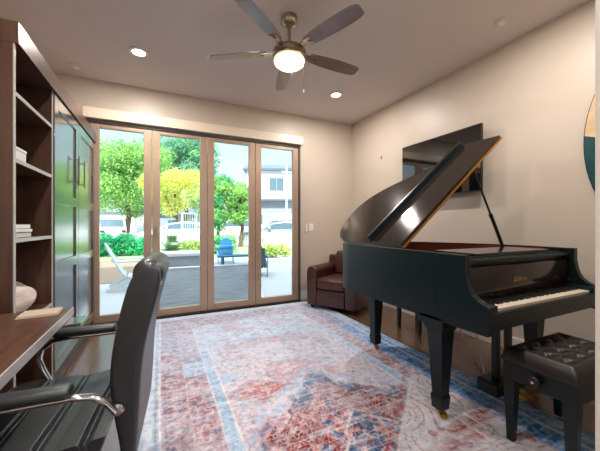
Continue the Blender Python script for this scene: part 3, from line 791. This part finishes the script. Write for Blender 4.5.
# cream spandrel at lower right, rust spray
dl = (wx-1.125)*.64-(wy-1.167)*.77
spand = sm(.0, .01, dl)*(wx > 1.1)*(wx < 1.84)
sc_ = np.ones_like(col)*C(210,200,206); sc_ = mixm(sc_, C(150,104,100), scroll(3.0, 93, .07)*.8); sc_ = mixm(sc_, C(172,112,104), q1*.8); sc_ = mixm(sc_, C(120,126,148), o2*blobs(6, 97, .5)*.6)
col = mixm(col, sc_, spand*.95)
spray = (wx-1.64)*.25-(wy-1.13)
col = mixm(col, C(150,70,56), line(spray, .07)*line(wx-1.62, .30)*sm(.35, .5, fbm(xx, yy, 9, 99))*.9)
col = mixm(col, C(224,208,212), line(dl, .011)*(wx > .9)*(wx < 1.86)*.8); col = mixm(col, C(160,92,92), line(dl+.05, .02)*(wx > .9)*(wx < 1.86)*.7)
# thin scrolls
col = mixm(col, C(220,214,220), scroll(5.0, 95, .045)*.35*(de > .12)*(wy < 3.3))
col = mixm(col, C(112,92,106), scroll(7.5, 98, .035)*.35*(de > .12))
for d0, w_, cc, a in ((.130, .009, C(222,220,224), .9), (.108, .010, C(120,138,162), .7), (.06, .008, C(206,208,216), .6), (.03, .02, C(150,160,178), .5), (.458, .006, C(214,206,212), .8), (.536, .007, C(220,212,218), .8), (.30, .004, C(206,200,206), .5)):
    col = mixm(col, cc, line(dx_-d0, w_)*a*(dy_ > d0))
# wear
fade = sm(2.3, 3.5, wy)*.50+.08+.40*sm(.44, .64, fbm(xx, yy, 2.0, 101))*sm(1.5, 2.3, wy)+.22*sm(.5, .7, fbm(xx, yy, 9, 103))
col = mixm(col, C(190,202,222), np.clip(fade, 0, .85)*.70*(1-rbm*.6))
stk = vnoise(xx*2.5, yy*50, 1, 111)*.5+vnoise(xx*9, yy*110, 1, 113)*.5
col = mixm(col, C(214,214,226), sm(.46, .8, stk)*.34)
col = np.clip(col+(col-np.array([.47,.41,.45]))*.35, .01, .9)
spk = fbm(xx, yy, 42, 121, 2)
col = mixm(col, C(118,84,92), sm(.54, .74, spk)*.22*(1-rbm)); col = mixm(col, C(84,108,146), sm(.56, .70, fbm(xx, yy, 30, 131, 2))*.22); col = mixm(col, C(226,222,228), sm(.56, .70, fbm(xx, yy, 38, 141, 2))*.3)
col = np.clip(col*(.92+.16*rng.rand(ny, nx)[..., None]), 0, 1)
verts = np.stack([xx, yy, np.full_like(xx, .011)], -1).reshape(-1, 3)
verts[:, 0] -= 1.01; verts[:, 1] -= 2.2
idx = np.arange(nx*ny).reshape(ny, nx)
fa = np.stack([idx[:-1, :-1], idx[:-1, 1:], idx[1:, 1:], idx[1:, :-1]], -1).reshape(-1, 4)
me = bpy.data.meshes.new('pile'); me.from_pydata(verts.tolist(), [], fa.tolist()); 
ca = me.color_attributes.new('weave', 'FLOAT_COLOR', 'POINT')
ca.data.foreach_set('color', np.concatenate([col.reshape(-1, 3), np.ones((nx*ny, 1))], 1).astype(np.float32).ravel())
rm = mat('rug weave', (200,190,195), .95, spec=.15); nt = rm.node_tree; b = nt.nodes['Principled BSDF']
at = nt.nodes.new('ShaderNodeVertexColor'); at.layer_name = 'weave'
tc = nt.nodes.new('ShaderNodeTexCoord'); nz = nt.nodes.new('ShaderNodeTexNoise'); nz.inputs['Scale'].default_value = 160; nz.inputs['Detail'].default_value = 2
mi = nt.nodes.new('ShaderNodeMix'); mi.data_type = 'RGBA'; mi.blend_type = 'OVERLAY'; mi.inputs[0].default_value = .2
nt.links.new(tc.outputs['Object'], nz.inputs['Vector']); nt.links.new(at.outputs[0], mi.inputs[6]); nt.links.new(nz.outputs['Color'], mi.inputs[7]); nt.links.new(mi.outputs[2], b.inputs['Base Color'])
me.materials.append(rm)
rug = thing('area_rug', 'large faded red, cream and blue patterned rug covering the floor', 'rug', (1.01, 2.2, 0))
o = bpy.data.objects.new('pile', me); COL.objects.link(o); o.parent = rug
MB().box(RX0, RX1, RY0, RY1, .001, .010).build('backing', mat('rug backing', (172,168,170), .95), rug, world=True)

# ------------------------------------------------------------------ outside
GZ = -.05
struct('ground', MB().box(-60, 70, 4.25, 110, GZ-.3, GZ), M['concrete'])
ps = MB(); ps.prism([(-.38, 4.62), (1.46, 4.62), (2.62, 8.95), (-.38, 9.02)], GZ, GZ+.006)
struct('patio_paving', ps, M['paving'])
kb = MB()
kb.prism([(-.46, 4.55), (1.53, 4.55), (1.48, 4.63), (-.38, 4.63)], GZ, GZ+.02); kb.prism([(-.46, 8.98), (2.72, 8.90), (2.72, 9.12), (-.46, 9.2)], GZ, GZ+.03); kb.prism([(-.48, 4.55), (-.38, 4.55), (-.38, 9.2), (-.48, 9.2)], GZ, GZ+.02)
kb.prism([(1.46, 4.6), (1.54, 4.6), (2.74, 9.0), (2.64, 9.0)], GZ, GZ+.02)
struct('paving_kerb', kb, M['kerb'])
struct('gravel_ground', MB().box(-9, -.6, 7.3, 12.0, GZ, GZ+.012), M['gravel'])
struct('street_ground', MB().box(-60, 70, 17.5, 32, GZ, GZ+.01), M['asphalt'])
struct('garden_bed', MB().box(-9, 12, 11.4, 16.5, GZ, GZ+.05), mat('garden soil', (150,166,120), .95, noise=(3,.25)))

def adirondack(name, label, loc, rz, m, scale=1.0):
    t = thing(name, label, 'chair', loc, rz, None); t.scale = (scale,)*3
    # faces +x locally
    for s_ in (-1, 1):
        y = s_*.27
        MB().prism([(-.50, 0), (-.40, 0), (.0, .20), (.34, .30), (.36, .36), (.30, .385), (-.05, .28), (-.52, .05)], y-.013, y+.013, axis='y', bevel=.003).build('side_rail', m, t)
        MB().box(.27, .36, y-.012+s_*.02, y+.012+s_*.02, 0, .56, .003).build('front_leg', m, t)
        MB().prism([(-.34, y-.05), (.30, y-.055), (.42, y-.075), (.44, y+.0), (.42, y+.075), (.30, y+.06), (-.34, y+.03)], .56, .582, bevel=.004).build('armrest', m, t)
    sb_ = MB()
    for k in range(6):
        x = -.16+k*.09; z = .255+k*.0255
        sb_.box(x, x+.078, -.25, .25, z, z+.02, .003)
    sb_.build('seat', m, t)
    Mb2 = Matrix.Translation((-.20, 0, .22)) @ Matrix.Rotation(R(-27), 4, 'Y')
    for k in range(5):
        y = (k-2)*.105; top = .80-.035*abs(k-2)**1.5
        M3 = Mb2 @ Matrix.Rotation(R((k-2)*2.4), 4, 'X')
        MB().box(-.01, .012, y-.044, y+.044, 0, top, .004, M=M3).build('back_slat', m, t)
    MB().box(.013, .035, -.25, .25, .05, .12, .003, M=Mb2).box(-.035, -.012, -.27, .27, .40, .47, .003, M=Mb2).build('back_brace', m, t)
    return t
adirondack('adirondack_chair', 'white adirondack chair on the patio, nearest the left glass panel', (-.40, 6.6, GZ), R(2), M['ad_white'], .96)
adirondack('adirondack_chair', 'bright blue adirondack chair seen past the paved patio, in the third glass panel', (1.98, 10.0, GZ), R(82), M['ad_blue'], .9)
adirondack('adirondack_chair', 'slate blue adirondack chair mostly hidden behind the rightmost door frame', (2.22, 7.1, GZ), R(72), M['ad_grey'], .8)
fp = thing('fire_pit', 'low rectangular concrete fire pit with pale top on the patio', 'fire pit', (.62, 9.75, GZ))
MB().box(-.56, .56, -.42, .42, 0, .32, .01).build('base', M['stone'], fp)
tp = MB(); 
for a in ((-.62,.62,-.48,-.2), (-.62,.62,.2,.48), (-.62,-.3,-.2,.2), (.3,.62,-.2,.2)): tp.box(*a, .32, .40, .006)
tp.build('table_top', M['stonetop'], fp)
MB().box(-.3, .3, -.2, .2, .30, .35).build('burner_tray', M['tyre'], fp)
bn2 = thing('patio_bench', 'low teal blue patio bench beside the blue chair', 'bench', (2.35, 9.25, GZ), R(-3))
MB().box(-.75, .75, -.2, .2, .24, .30, .01).build('seat', mat('teal bench', (40,110,140), .5), bn2)
for x in (-.6, .6): MB().box(x-.03, x+.03, -.17, .17, 0, .24, .004).build('leg', mat('teal legs', (30,84,110), .5), bn2)

# ---- vegetation
def leafcloud(blobs_, n, size, seed, squash=1.0):
    rg = np.random.RandomState(seed); mb = MB(); vol = np.array([b_[3]**2 for b_ in blobs_]); vol = vol/vol.sum()
    V = []; F = []
    for i in range(n):
        b_ = blobs_[rg.choice(len(blobs_), p=vol)]
        d = rg.normal(size=3); d /= np.linalg.norm(d); r = b_[3]*(rg.rand()**.25)*(1+.10*rg.normal())
        c = np.array(b_[:3])+d*r*np.array([1, 1, squash])
        a = rg.normal(size=3); a /= np.linalg.norm(a); t = np.cross(a, rg.normal(size=3)); t /= np.linalg.norm(t)
        s_ = size*(.6+.8*rg.rand()); k = len(V)
        V += [tuple(c-a*s_), tuple(c+t*s_*.5), tuple(c+a*s_), tuple(c-t*s_*.5)]; F.append((k, k+1, k+2, k+3))
    return V, F
def veg(name, label, cat, loc, blobs_, n, size, m, seed, trunk=None, group=None, fname='foliage'):
    t = thing(name, label, cat, loc, 0, group)
    V, F = leafcloud(blobs_, n, size, seed); me = bpy.data.meshes.new(fname); me.from_pydata(V, [], F); me.materials.append(m)
    o = bpy.data.objects.new(fname, me); COL.objects.link(o); o.parent = t
    tb = MB()
    if trunk:
        r, h = trunk
        tb.tube([(0, 0, 0), (.05*h, 0, h*.4), (-.02*h, .02, h*.8), (0, 0, h)], [r, r*.8, r*.65, r*.3], n=10)
        for b_ in blobs_[:6]: tb.tube([(-.01*h, 0, h*.6), tuple(np.array(b_[:3])*np.array([.6, .6, .9])), b_[:3]], [r*.45, r*.3, r*.1], n=6)
    else:
        for b_ in blobs_[:5]: tb.tube([(b_[0]*.3, b_[1]*.3, 0), b_[:3]], [.02, .008], n=5)
    tb.build('trunk' if trunk else 'stems', M['bark'], t, smooth=50)
    return t
rg = random.Random(5)
def crown(rx, ry, z0, z1, k, rr, seed):
    q = random.Random(seed); out = []
    for i in range(k):
        a = q.random()*2*PI; u = q.random()**.5; zc = q.uniform(z0+rr, z1-rr); f = math.sqrt(max(.05, 1-((zc-(z0+z1)/2)/((z1-z0)/2))**2))
        out.append((rx*u*f*math.cos(a), ry*u*f*math.sin(a), zc, rr*(.75+.5*q.random())))
    return out
# d(px, t): point on the ground seen in column px at depth t
def gp(px, t):
    u = (px-300)/295; return (t*(math.sin(R(25.4))+u*math.cos(R(25.4))), t*(math.cos(R(25.4))-u*math.sin(R(25.4))), GZ)
veg('tree', 'large bright green tree filling the leftmost glass panel', 'tree', gp(126, 30), crown(5.0, 3.0, 1.6, 9.9, 60, 1.4, 1), 42000, .13, M['leaf1'], 1, (.28, 5.5))
veg('tree', 'tall cool green tree in the second glass panel', 'tree', gp(184, 38), crown(4.0, 2.8, 3.0, 13.6, 48, 1.45, 2), 30000, .15, M['leaf2'], 2, (.3, 7))
veg('tree', 'yellow leafed tree in front of the tall green tree', 'tree', gp(176, 22), crown(2.1, 1.4, 1.9, 5.6, 20, .65, 3), 13000, .08, M['leafy'], 3, (.12, 3))
veg('tree', 'pale green feathery small tree beside the yellow tree', 'tree', gp(200, 20.5), crown(1.0, 1, 1.8, 4.5, 9, .5, 13), 1800, .10, M['leafpale'], 13, (.1, 3))
veg('tree', 'slim fresh green tree at the left of the third glass panel', 'tree', gp(216, 15.6), crown(.85, .7, .7, 4.1, 18, .42, 4), 6500, .075, M['leaf3'], 4, (.1, 3))
veg('tree', 'rounded light green tree at the right of the third glass panel', 'tree', gp(240, 16.2), crown(.8, .6, 1.3, 3.6, 14, .36, 5), 4500, .075, M['leaf1'], 5, (.12, 2.8))
veg('tree', 'dark teal conifer top rising behind the third glass panel', 'tree', gp(209, 46), crown(1.6, 1.2, 3, 9.4, 12, .8, 6), 2600, .16, M['leaf2'], 6, (.2, 7))
veg('bush', 'dense teal green bush behind the white adirondack chair', 'bush', gp(119, 11.5), [(x*.22, y, .32+.14*math.sin(x*2.1)+ (.12 if abs(x) < 3 else 0), .36) for x in range(-4, 5) for y in (-.2, .25)], 7000, .055, M['leafteal'], 7)
veg('bush', 'small yellow-green shrub beside the sunlit path', 'bush', gp(274, 11.2), [(x*.16, 0, .22+.1*((x*7) % 3)/2, .22) for x in range(-3, 4)], 1800, .05, M['leafpale'], 8)
veg('bush', 'fresh green shrub behind the blue adirondack chair', 'bush', gp(222, 12.5), [(x*.3, .1*x, .35+.1*(x % 2), .36) for x in range(-2, 2)], 2600, .06, M['leaf3'], 9)
veg('bush', 'low pale green shrub behind the fire pit', 'bush', gp(196, 12.8), [(x*.2, 0, .3, .3) for x in range(-2, 3)], 1800, .06, M['leafpale'], 10)
veg('hedge', 'long cool green hedge along the far side of the street', 'hedge', gp(205, 34.5), [(x*.8, 0, .9, .9) for x in range(-4, 3)], 3600, .13, M['leaf2'], 12)
# spiky cycad
cy = thing('cycad', 'spiky cycad plant with arching fronds beside the fire pit', 'plant', gp(172, 11.0))
cy.scale = (1.75,)*3
fr2 = MB()
for k in range(26):
    a = 2*PI*k/26+.2*math.sin(k*3); el = R(28+28*((k*5) % 3)); L = .75
    pts2 = [(L*s_*math.cos(el)*math.cos(a), L*s_*math.cos(el)*math.sin(a), 0.12+L*s_*math.sin(el)-.42*s_*s_) for s_ in (0, .25, .5, .75, 1)]
    side = Vector((-math.sin(a), math.cos(a), 0))
    for i in range(4):
        p = Vector(pts2[i]); q = Vector(pts2[i+1])
        for j in range(4):
            c = p.lerp(q, j/4); d2 = (q-p).normalized(); ll = .17*(1-.6*(i*4+j)/16)
            for s_ in (-1, 1): fr2.bm.faces.new([fr2.bm.verts.new(c), fr2.bm.verts.new(c+side*s_*ll+d2*.09), fr2.bm.verts.new(c+d2*.035)])
fr2.build('fronds', M['frond'], cy); MB().lathe([(0, 0), (.10, 0), (.11, .08), (.07, .14), (0, .15)], n=14).build('trunk', M['bark'], cy, smooth=50)

# ---- fences
def fence(label, p0, p1, h, m, npost, gap=.11):
    p0 = Vector(p0); p1 = Vector(p1); d = p1-p0; L = d.length; a = math.atan2(d.y, d.x)
    t = thing('fence', label, 'fence', p0, a)
    sl_ = MB(); k = 0; x = 0
    while x < L: sl_.box(x, x+gap*.62, -.012, .012, .08, h-.05); x += gap
    sl_.box(0, L, .012, .03, .2, .26); sl_.box(0, L, .012, .03, h-.25, h-.19)
    sl_.build('slats', m, t)
    for k in range(npost): MB().box(L*k/(npost-1)-.04, L*k/(npost-1)+.04, -.02, .05, 0, h).build('post', m, t)
fence('low pale wooden slat fence behind the yellow-green shrub', gp(256, 14), gp(312, 13.6), .95, M['woodfence'], 4)
fence('white picket fence behind the third glass panel at the street', gp(160, 17), gp(250, 16.6), .75, M['metalwhite'], 5, .16)
gt = thing('garden_gate', 'tall white metal gate frame standing beside the parked white car', 'gate', gp(196, 16.0), R(5))
MB().box(-.75, -.69, 0, .06, 0, 1.9).box(.0, .06, 0, .06, 0, 1.9).box(.7, .76, 0, .06, 0, 1.9).box(-.75, .76, 0, .06, 1.84, 1.9).build('gate_frame', M['metalwhite'], gt)
gb = MB()
for k in range(12): gb.box(-.66+k*.117, -.645+k*.117, .02, .04, .2, 1.84)
gb.build('bars', M['metalwhite'], gt)

# ---- cars
def car(label, loc, rz, m, suv=False, name='car'):
    t = thing(name, label, 'car', loc, rz)
    if suv: body = [(-2.25,.35),(-2.28,.75),(-2.2,1.05),(-1.95,1.68),(-1.2,1.76),(.3,1.74),(1.0,1.18),(2.05,1.0),(2.25,.75),(2.25,.35)]; win = [(-1.95,1.12),(-1.8,1.58),(-1.1,1.64),(.25,1.62),(.82,1.15)]
    else: body = [(-2.3,.32),(-2.35,.7),(-2.25,.98),(-1.75,1.04),(-1.05,1.42),(-.2,1.47),(.55,1.36),(1.25,.98),(2.1,.86),(2.35,.62),(2.3,.32)]; win = [(-1.55,1.03),(-.98,1.34),(-.2,1.39),(.5,1.29),(1.05,.99)]
    MB().prism(body, -.88, .88, axis='y', bevel=.09).build('body', m, t, smooth=40)
    for s_ in (-1, 1): MB().prism(win, s_*.872, s_*.888, axis='y').build('side_window', M['glassdark'], t)
    a, b_ = (body[6], body[5]) if suv else (body[7], body[6])
    mid = lambda p, q, k: (p[0]+(q[0]-p[0])*k, p[1]+(q[1]-p[1])*k)
    for pa, pb in (((body[6], body[5]) if suv else (body[7], body[6])), ((body[2], body[3]) if suv else (body[3], body[4]))):
        p, q = mid(pa, pb, .12), mid(pa, pb, .9); nx_ = .016*(1 if pa[0] > 0 else -1)
        MB().prism([(p[0], p[1]), (q[0], q[1]), (q[0]+nx_, q[1]+.012), (p[0]+nx_, p[1]+.012)], -.72, .72, axis='y').build('windscreen' if pa[0] > 0 else 'rear_window', M['glassdark'], t)
    for x in (-1.4, 1.4):
        for y in (-.82, .82):
            w_ = MB().cyl((x, y-.1, .33), (x, y+.1, .33), .33, n=24).build('wheel', M['tyre'], t, smooth=40)
            MB().cyl((x, y-.105, .33), (x, y+.105, .33), .2, n=20).build('rim', M['chrome'], w_, smooth=40)
    for s_ in (-1, 1):
        MB().box(2.18, 2.33, s_*.62-.15, s_*.62+.15, .62, .76, .03).build('headlight', M['white'], t)
        MB().box(-2.34, -2.2, s_*.66-.12, s_*.66+.12, .74, .9, .03).build('tail_light', M['bookred'], t)
        MB().box(.62, .78, s_*.98-.1, s_*.98+.1, 1.0, 1.14, .03).build('side_mirror', m, t)
    return t
car('white sports utility car parked in front of the white garages, leftmost panel', gp(100, 21.5), R(118), M['carwhite'], True)
car('white saloon car parked behind the cycad in the second panel', gp(181, 19.2), R(168), M['carwhite'])
car('silver blue car parked nearest in the rightmost glass panel', gp(281, 18.0), R(160), M['carsilver'])
car('white car parked behind the silver car, below the white house', gp(275, 23.5), R(165), M['carwhite'], True)
car('white pickup-sized car parked behind the third panel fence', gp(232, 26), R(172), M['carwhite'], True)

# ---- buildings
def facade_window(par, x, z, w_, h, y=0.0):
    f = MB().box(x-.06, x+w_+.06, y-.05, y+.02, z-.06, z+h+.06).build('window', M['houseG'], par)
    MB().box(x, x+w_/2-.03, y-.06, y-.05, z, z+h).box(x+w_/2+.03, x+w_, y-.06, y-.05, z, z+h).build('pane', M['glassdark'], f)
ho = thing('house', 'white two-storey house with grey-blue roof seen in the rightmost panel', 'house', gp(256, 33), R(-22))
MB().box(-1.0, 12, 0, 8, 0, 4.1).build('lower_wall', M['houseG'], ho); MB().box(-1.0, 12, -.5, 8, 4.1, 7.3).build('upper_wall', M['houseW'], ho)
MB().box(-1.3, 12.3, -.8, .2, 3.95, 4.15).build('eave', M['roof'], ho)
MB().prism([(-.9, 7.25), (8.4, 7.25), (8.4, 7.45), (3.7, 8.8), (-.9, 7.5)], -1.3, 12.3, axis='x').build('roof', M['roof'], ho)
facade_window(ho, 1.55, 5.1, 1.5, 1.35, -.5); facade_window(ho, 5.6, 5.1, 1.6, 1.35, -.5); facade_window(ho, -.1, .9, .8, 1.5, 0)
gd = MB(); gd.box(1.9, 4.6, -.06, 0, 0, 2.4)
gd.build('garage_door', M['houseW'], ho)
for k in range(9): MB().box(1.2+k*.38, 1.3+k*.38, -1.9, -1.8, 0, 2.3).build('porch_post', M['metalwhite'], ho)
MB().box(1.0, 4.5, -1.95, -1.75, 2.3, 2.42).build('porch_rail', M['metalwhite'], ho)
ga = thing('garage_building', 'long low white garage building with a row of small windows', 'building', gp(92, 37), R(-8))
MB().box(-4, 6.2, 0, 5, 0, 2.75).build('wall', M['houseW'], ga); MB().box(-4.2, 6.4, -.25, 5.2, 2.75, 2.92).build('roof', M['roof'], ga)
for k in range(5): facade_window(ga, -1.3+k*1.25, 1.8, .62, .32)
ws = thing('house', 'pale grey house half hidden behind the trees of the middle panels', 'house', gp(168, 47), R(-12))
MB().box(-4, 11, 0, 6, 0, 3.0).build('wall', M['houseG'], ws); MB().prism([(-.6, 3.0), (6.6, 3.0), (3, 4.6)], -4.4, 11.4, axis='x').build('roof', M['roof'], ws)
facade_window(ws, 0, 1, 1.2, 1.1); facade_window(ws, 5, 1, 1.2, 1.1)
pl_ = thing('utility_pole', 'slim white pole standing in front of the white house', 'pole', gp(286.5, 21))
MB().cyl((0, 0, 0), (0, 0, 5.6), .07, .05).build('shaft', M['metalwhite'], pl_, smooth=40); MB().box(-.35, .35, -.03, .03, 5.0, 5.08).build('crossarm', M['metalwhite'], pl_)
# ------------------------------------------------------------------ world, sun, camera
wd = bpy.data.worlds.new('sky'); scene.world = wd; wd.use_nodes = True; nt = wd.node_tree
bg = nt.nodes['Background']; tc = nt.nodes.new('ShaderNodeTexCoord'); sp = nt.nodes.new('ShaderNodeSeparateXYZ'); cr = nt.nodes.new('ShaderNodeValToRGB')
cr.color_ramp.elements[0].position = 0; cr.color_ramp.elements[0].color = (.35, .39, .41, 1)
cr.color_ramp.elements[1].position = .34; cr.color_ramp.elements[1].color = (.235, .325, .41, 1)
e_ = cr.color_ramp.elements.new(.62); e_.color = (.80, .92, 1.05, 1)
nt.links.new(tc.outputs['Generated'], sp.inputs[0]); nt.links.new(sp.outputs['Z'], cr.inputs[0]); nt.links.new(cr.outputs[0], bg.inputs[0])
bg.inputs[1].default_value = 2.9
sl = bpy.data.lights.new('sun', 'SUN'); sl.energy = 6.5; sl.color = (1, .95, .86); sl.angle = R(1)
so_ = bpy.data.objects.new('sun', sl); COL.objects.link(so_)
so_.rotation_euler = Vector((.30, .80, -.86)).to_track_quat('-Z', 'Y').to_euler()
cam = bpy.data.cameras.new('camera'); cam.lens = 295/600*36; cam.sensor_width = 36; cam.clip_start = .05; cam.clip_end = 300
co = bpy.data.objects.new('camera', cam); COL.objects.link(co); co.location = (0, 0, 1.17); co.rotation_euler = (R(90), 0, R(-25.4))
scene.camera = co
scene.view_settings.view_transform = 'Standard'; scene.view_settings.look = 'None'; scene.view_settings.gamma = 1; scene.view_settings.exposure = .25
scene.view_settings.use_curve_mapping = False
scene.cycles.use_denoising = True; scene.cycles.max_bounces = 8; scene.cycles.diffuse_bounces = 5; scene.cycles.sample_clamp_indirect = 4
